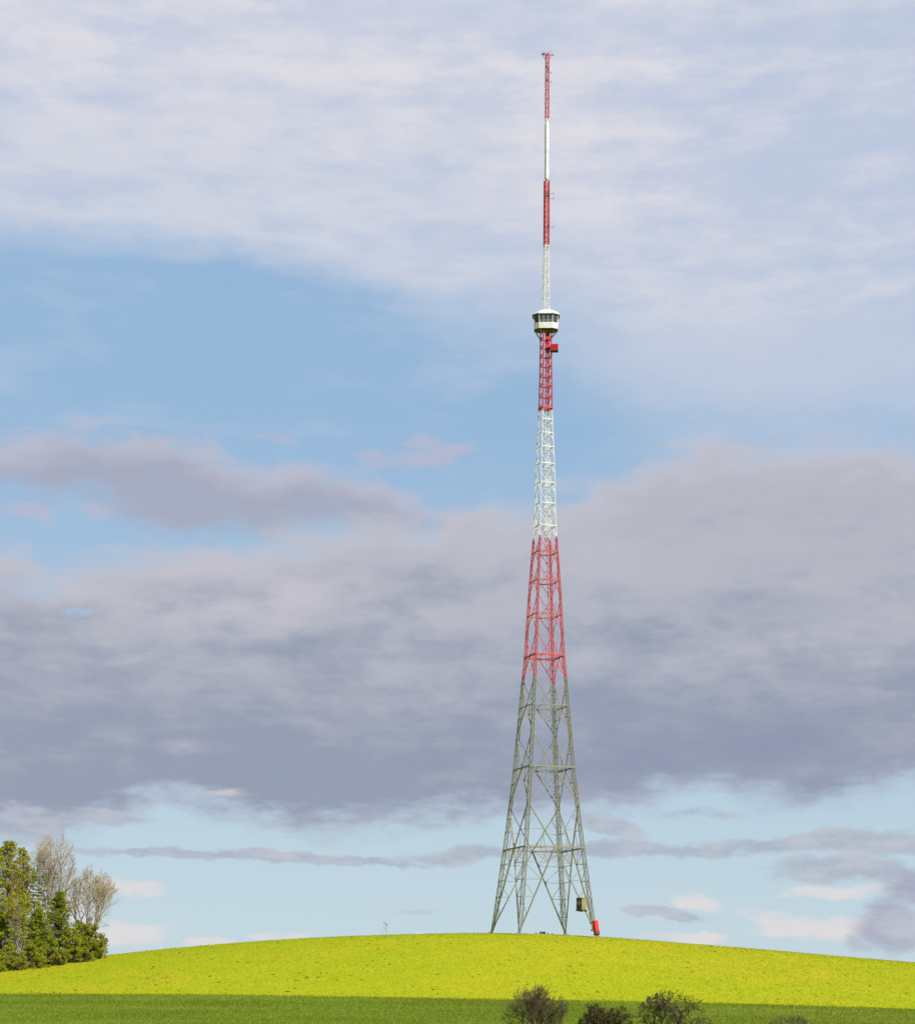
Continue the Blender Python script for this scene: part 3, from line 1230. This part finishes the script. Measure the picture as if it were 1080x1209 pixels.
# bare trees in the valley, their crowns reaching into the picture
NEAR = dict(levels=4, seg=[7, 7, 6, 4, 3], taper=[.5, .35, .4, .45, .5], wig=[.08, .13, .17, .2, .25], up=[.02, .02, .02, .01, .0],
            start=[.2, .2, .15, .1, 0], kids=[1.7, 1.45, 1.4, 1.3, 0], ang=[(25, 68), (22, 55), (25, 60), (25, 65), (0, 0)],
            len=[1.1, .55, .5, .5, .5], short=[.2, .3, .35, .3, 0], rad=[.6, .5, .55, .65, .6], rmin=.012)
SPREAD = dict(NEAR)
SPREAD.update(kids=[1.9, 1.25, 1.25, 1.25, 0], ang=[(40, 80), (28, 62), (25, 65), (25, 70), (0, 0)], up=[.02, .0, .01, .01, 0], wig=[.1, .17, .2, .22, .25])
FG = 'trees in the valley in front of the field'
bare_tree(635, 205, (634, 1205, 44, 42), 41, 'leafless fine twigged tree at bottom centre of the field', FG, NEAR, (bark_dark, twig_dark), 5, .11, rmin=.012, spread=.27, L=.72)
t, T = bare_tree(794, 200, (795, 1208, 50, 41), 47, 'dark budding tree with crooked branches at bottom right', FG, SPREAD, (bark_dark, bark_dark), 3, .16, rmin=.017, spread=.5, L=.72)
tp = [p for (p, d_, lv) in T.tips if lv >= 3]
random.Random(2).shuffle(tp)
tp = tp[:420]
poly_mesh('buds', leaves(tp, [.16]*len(tp), 6, .12, 9), 4, lf_bud, t)
bush(715, 196, 1189, 44, 61, 'dense brown bush between the two valley trees', lf_brown, 620, 44, .12, .40, 'shrubs in the valley', 'shrub')
bare_tree(932, 202, (932, 1222, 32, 25), 43, 'faint leafless shrub peeping in at the lower right', 'shrubs in the valley', NEAR, (bark_dark, twig_dark), 3, .08, rmin=.011, name='bare_shrub', spread=.6, L=.7)

# ---------------------------------------------------------------- sky
w = bpy.data.worlds.new('World')
scene.world = w
w.use_nodes = True
wt = w.node_tree
for n_ in list(wt.nodes):
    wt.nodes.remove(n_)
N = NT(wt)
out = N.n('ShaderNodeOutputWorld')
bgn = N.n('ShaderNodeBackground')
N.link(bgn.outputs[0], out.inputs[0])
sky = N.n('ShaderNodeTexSky', sky_type='NISHITA')
sky.sun_disc = False
sky.sun_elevation = SUN_EL
sky.sun_rotation = math.pi-SUN_AZ
sky.altitude = 600
sky.air_density = 1.0
sky.dust_density = .6
sky.ozone_density = 1.6
SKY_STRENGTH = .06

tc = N.n('ShaderNodeTexCoord').outputs['Generated']
sp = N.n('ShaderNodeSeparateXYZ')
N.set(sp.inputs[0], tc)
az = N.math('ARCTAN2', sp.outputs[0], sp.outputs[1])
el = N.math('ARCSINE', sp.outputs[2])
U0 = N.math('MULTIPLY', az, 23.92)
E0 = N.math('MULTIPLY', el, 23.92)
cmb = N.n('ShaderNodeCombineXYZ')
N.set(cmb.inputs[0], U0)
N.set(cmb.inputs[1], E0)
P0 = cmb.outputs[0]


def ae(px, py):
    dx, dy = un(px, py)
    return math.atan2(dx, F)*23.92, math.atan2(dy, math.hypot(dx, F))*23.92


def srgb(r, g, b):
    f = lambda c: (c/255/12.92) if c/255 <= .04045 else ((c/255+.055)/1.055)**2.4
    k = 2**-EXPO
    return (f(r)*k, f(g)*k, f(b)*k)


# domain warp so that the edges billow
w1 = N.vadd(N.noise(N.vmul(P0, (.55, .9, 1)), 1.0, 3, .5, True), (-.5, -.5, -.5))
w2 = N.vadd(N.noise(N.vmul(P0, (2.2, 3.2, 1)), 1.0, 5, .6, True), (-.5, -.5, -.5))
P1 = N.vadd(P0, N.vmul(w1, (.7, .32, 0)))
P1 = N.vadd(P1, N.vmul(w2, (.34, .22, 0)))
sp1 = N.n('ShaderNodeSeparateXYZ')
N.set(sp1.inputs[0], P1)
U, E = sp1.outputs[0], sp1.outputs[1]
UN = N.mapr(U, -8, 8, 0, 1, False)


def fcurve(pts):
    nd = N.n('ShaderNodeFloatCurve')
    c = nd.mapping.curves[0]
    q = sorted(((ae(x, y)[0]+8)/16, ae(x, y)[1]/12) for x, y in pts)
    q = [(0, q[0][1])]+q+[(1, q[-1][1])]
    while len(c.points) < len(q):
        c.points.new(.5, .5)
    for p, (a, b) in zip(c.points, q):
        p.location = (a, b)
        p.handle_type = 'AUTO'
    nd.mapping.update()
    N.set(nd.inputs['Value'], UN)
    return N.math('MULTIPLY', nd.outputs[0], 12)


def blob(cx, cy, rx, ry, rot=0, inner=.15, outer=1.25, vec=None):
    a, e = ae(cx, cy)
    mp = N.n('ShaderNodeMapping', vector_type='TEXTURE')
    N.set(mp.inputs['Vector'], vec if vec is not None else P1)
    mp.inputs['Location'].default_value = (a, e, 0)
    mp.inputs['Rotation'].default_value = (0, 0, R(rot))
    mp.inputs['Scale'].default_value = (rx/100, ry/100, 1)
    ln = N.n('ShaderNodeVectorMath', operation='LENGTH')
    N.link(mp.outputs[0], ln.inputs[0])
    return N.mapr(ln.outputs['Value'], outer, inner)


def blobs(lst):
    acc = None
    for b in lst:
        wgt = b[5] if len(b) > 5 else 1
        v = blob(b[0], b[1], b[2], b[3], b[4] if len(b) > 4 else 0)
        if wgt != 1:
            v = N.math('MULTIPLY', v, wgt)
        acc = v if acc is None else N.math('MAXIMUM', acc, v)
    return acc


def gated(b, n):
    return N.math('ADD', b, N.math('MULTIPLY', n, N.math('MULTIPLY', b, 2.0, clamp=True)))


nz = N.noise(N.vmul(P0, (.8, 1.7, 1)), 1.0, 8, .6)               # billows
ns = N.noise(N.vmul(N.vadd(P0, (7.3, 2.1, 0)), (.32, 1.5, 1)), 1.0, 7, .58)   # long streaks
nzc = N.math('SUBTRACT', nz, .5)
nsc = N.math('SUBTRACT', ns, .5)
nf = N.noise(N.vmul(N.vadd(P0, (3.1, 9.4, 0)), (1.6, 4.2, 1)), 1.0, 6, .6)
nfc = N.math('SUBTRACT', nf, .5)

# clear sky
clear = N.n('ShaderNodeMix', data_type='RGBA', blend_type='MULTIPLY')
clear.inputs[0].default_value = 1
N.link(sky.outputs[0], clear.inputs[6])
clear.inputs[7].default_value = (SKY_STRENGTH, SKY_STRENGTH, SKY_STRENGTH, 1)
col = clear.outputs[2]
HAZE_LO, HAZE_HI = srgb(196, 217, 229), srgb(155, 190, 224)
skyf = N.mapr(E0, .6, 7.5)
fair = N.mix(skyf, HAZE_LO, HAZE_HI)
front = N.math('MULTIPLY', N.mapr(N.math('ABSOLUTE', U0), 26, 14), N.mapr(E0, 19, 13.5))  # beyond the view, clouds give way to dim sky to cut the ambient
col = N.mix(N.math('MULTIPLY', front, .85), col, fair)


def over(col, mask, c):
    return N.mix(N.math('MULTIPLY', mask, front), col, c)


# 1. high pale veil
vb = fcurve([(-60, 268), (0, 272), (100, 285), (200, 297), (300, 313), (400, 335), (480, 358), (560, 385), (640, 408), (700, 452), (800, 515), (950, 545), (1080, 550)])
soft = N.mapr(U0, -1.5, 2.6, .38, 1.7)
dv = N.math('SUBTRACT', E, vb)
dv = N.math('ADD', dv, N.math('MULTIPLY', nsc, .9))
veil = N.mapr(N.math('DIVIDE', dv, soft), -.55, .85)
vcol = N.mix(N.mapr(N.math('ADD', N.math('ADD', ns, N.math('MULTIPLY', nfc, .5)), N.mapr(U0, -1, 5.4, 0, .12)), .33, .76), srgb(226, 223, 229), srgb(194, 203, 223))
vcol = N.mix(N.math('MULTIPLY', N.mapr(nz, .5, .75), .5), vcol, srgb(204, 205, 222))
vop = N.mapr(U0, 1.0, 4.5, .97, .8)
vop = N.math('MULTIPLY', vop, N.mapr(dv, .0, 2.6, .72, 1.0))
col = over(col, N.math('MULTIPLY', veil, vop), vcol)
thin = N.math('MULTIPLY', N.mapr(N.math('ADD', nsc, N.math('MULTIPLY', nzc, .8)), -.05, .3), .3)
col = over(col, N.math('MULTIPLY', thin, N.mapr(E0, 4.5, 6.5)), srgb(196, 206, 226))
# thin wisps in the transition on the right
wsp = N.math('MULTIPLY', N.mapr(N.math('ADD', blobs([(900, 420, 330, 90, 0), (560, 470, 120, 30, 8, .5)]), nsc), .4, 1.0), .7)
col = over(col, wsp, srgb(192, 202, 222))

# 2. small cloud on the left
tA = fcurve([(-160, 522), (-60, 522), (0, 520), (50, 512), (130, 513), (205, 514), (250, 530), (300, 545), (335, 556), (360, 549), (420, 556), (480, 578), (520, 594), (560, 606), (640, 634)])
bA = fcurve([(-160, 580), (-60, 580), (0, 580), (50, 582), (90, 588), (130, 606), (200, 630), (300, 624), (380, 622), (440, 630), (520, 634), (640, 640)])
jit = N.math('ADD', N.math('MULTIPLY', nfc, .75), N.math('MULTIPLY', nzc, .55))
mA = N.math('MULTIPLY', N.mapr(N.math('ADD', N.math('SUBTRACT', tA, E), jit), -.12, .26), N.mapr(N.math('ADD', N.math('SUBTRACT', E, bA), jit), -.2, .3))
wA = N.mapr(gated(blobs([(490, 532, 105, 26, 6), (30, 609, 60, 16, 0), (112, 608, 34, 14, 0), (325, 523, 60, 9, 0, .7), (640, 520, 25, 10, 0, .5)]), N.math('ADD', N.math('MULTIPLY', nfc, 1.8), N.math('MULTIPLY', nzc, 1.0))), .38, 1.0)
cA = N.mix(N.mapr(N.math('ADD', N.math('SUBTRACT', tA, E), N.math('MULTIPLY', nzc, .8)), .0, .45), srgb(192, 190, 204), srgb(167, 171, 190))
col = over(col, N.math('MULTIPLY', wA, .72), srgb(186, 186, 206))
col = over(col, N.math('MULTIPLY', mA, .93), cA)

# 3. the big grey bank
tB = fcurve([(-60, 650), (0, 646), (60, 662), (120, 652), (200, 642), (300, 633), (400, 616), (500, 614), (560, 594), (620, 592), (690, 580), (740, 560), (790, 532), (840, 521), (920, 523), (980, 515), (1030, 521), (1080, 528), (1140, 530)])
bB = fcurve([(-60, 995), (0, 995), (50, 995), (90, 988), (130, 968), (190, 950), (250, 960), (310, 968), (380, 982), (450, 978), (540, 972), (640, 964), (720, 956), (770, 946), (830, 924), (890, 936), (950, 944), (1010, 938), (1080, 930), (1140, 930)])
tE = N.math('ADD', N.math('SUBTRACT', tB, E), jit)
bE = N.math('ADD', N.math('SUBTRACT', E, bB), jit)
mB = N.math('MULTIPLY', N.mapr(tE, -.16, .34), N.mapr(bE, -.2, .32))
hole = N.mapr(gated(blobs([(86, 727, 34, 15, 0), (30, 690, 110, 26, 0, .62), (262, 637, 90, 12, 0, .7), (140, 665, 110, 24, 0, .66), (235, 940, 80, 16, 0, .6)]), N.math('ADD', N.math('MULTIPLY', nfc, 1.6), N.math('MULTIPLY', nzc, .8))), .38, 1.05)
mB = N.math('MULTIPLY', mB, N.math('SUBTRACT', 1, N.math('MULTIPLY', hole, .85)))
ev = N.math('ADD', E, N.math('MULTIPLY', nsc, 4.2))
ev = N.math('ADD', ev, N.math('MULTIPLY', nzc, 5.0))
ev = N.math('ADD', ev, N.math('MULTIPLY', nfc, 3.0))
cB = N.mix(N.mapr(ev, 2.4, 5.6), srgb(148, 157, 177), srgb(183, 184, 196))
cB = N.mix(N.math('MULTIPLY', N.mapr(tE, .55, .05), .75), cB, srgb(200, 198, 208))
cB = N.mix(N.math('MULTIPLY', N.mapr(bE, .35, .0), .6), cB, srgb(180, 184, 202))
lite = blobs([(270, 700, 200, 60, 0), (640, 650, 180, 40, 0, .5), (90, 700, 90, 40, 0, .7), (230, 880, 60, 12, 0, .5), (480, 725, 60, 20, 0, .5)])
cB = N.mix(N.math('MULTIPLY', N.math('MULTIPLY', lite, N.mapr(nz, .3, .62)), .8), cB, srgb(199, 196, 206))
dark = blobs([(840, 880, 260, 60, 0), (960, 930, 70, 25, 0), (200, 830, 190, 40, 0, .35), (420, 890, 220, 34, 0, .4), (900, 715, 120, 24, 0, .45)])
cB = N.mix(N.math('MULTIPLY', N.math('MULTIPLY', dark, N.mapr(ns, .28, .6)), .75), cB, srgb(139, 148, 173))
col = over(col, N.math('MULTIPLY', mB, .97), cB)

# 4. low streaks and far cumulus
ll = N.mapr(gated(blobs([(160, 1050, 60, 16, 0), (150, 1103, 90, 20, 0), (75, 1090, 50, 60, 0, .8), (340, 1105, 55, 10, 0), (250, 1112, 50, 9, 0), (525, 1103, 60, 7, 0),
                                 (820, 1068, 70, 17, -14), (905, 1082, 70, 16, -10), (990, 1055, 90, 12, 0), (960, 1095, 110, 18, 0), (810, 1110, 60, 10, 0), (250, 935, 60, 10, 0, .8)]),
                         N.math('ADD', N.math('MULTIPLY', nfc, 2.4), N.math('MULTIPLY', nzc, 1.2))), .26, 1.0)
col = over(col, N.math('MULTIPLY', ll, .8), N.mix(nf, srgb(214, 212, 218), srgb(234, 226, 222)))
g1 = N.mapr(gated(blobs([(250, 1011, 240, 10, -1), (430, 1018, 130, 8, -2), (550, 1010, 120, 14, 4), (720, 1003, 150, 14, 0), (930, 995, 230, 16, 2), (715, 975, 55, 18, -18), (830, 958, 70, 12, 0, .8), (830, 1003, 170, 14, 0),
                                 (1010, 1030, 130, 22, -4), (1060, 1000, 90, 20, 0), (780, 1083, 62, 9, -6), (45, 965, 90, 30, 0), (130, 962, 70, 12, -8), (480, 1080, 60, 5, 0, .5)]),
                         N.math('ADD', N.math('MULTIPLY', nfc, 2.0), N.math('MULTIPLY', nzc, 1.0))), .22, .85)
col = over(col, N.math('MULTIPLY', g1, .85), N.mix(N.mapr(nf, .35, .65), srgb(166, 175, 192), srgb(190, 194, 206)))
g2 = N.mapr(gated(blobs([(1050, 1090, 62, 48, 0), (1075, 1050, 60, 40, 0), (1010, 1112, 40, 18, 0, .8)]), N.math('MULTIPLY', nfc, 1.0)), .35, 1.0)
col = over(col, N.math('MULTIPLY', g2, .85), N.mix(N.mapr(nz, .35, .65), srgb(160, 163, 186), srgb(190, 190, 204)))

N.set(bgn.inputs[0], col)
bgn.inputs[1].default_value = 1.0
w.cycles.sampling_method = 'MANUAL'
w.cycles.sample_map_resolution = 512

# ---------------------------------------------------------------- sun, camera
ld = bpy.data.lights.new('sun', 'SUN')
ld.energy = 4.9
ld.angle = R(.53)
ld.color = (1, .945, .85)
lo_ = bpy.data.objects.new('sun', ld)
COL.objects.link(lo_)
lo_.rotation_euler = (-SUN).to_track_quat('-Z', 'Y').to_euler()
lo_.location = SUN*100

cd_ = bpy.data.cameras.new('camera')
cam = bpy.data.objects.new('camera', cd_)
COL.objects.link(cam)
cd_.sensor_fit = 'HORIZONTAL'
cd_.sensor_width = 36
cd_.lens = F/1080*36
cd_.shift_y = (HY-604.5)/1080
cd_.clip_start = .5
cd_.clip_end = 30000
cam.matrix_world = Matrix.Translation((0, -D0, 0)) @ Matrix.Rotation(R(90), 4, 'X') @ Matrix.Rotation(ROLL, 4, 'Z')
scene.camera = cam
vs = scene.view_settings
vs.view_transform = 'Standard'
vs.look = 'None'
vs.exposure = EXPO
vs.gamma = 1
vs.use_curve_mapping = False
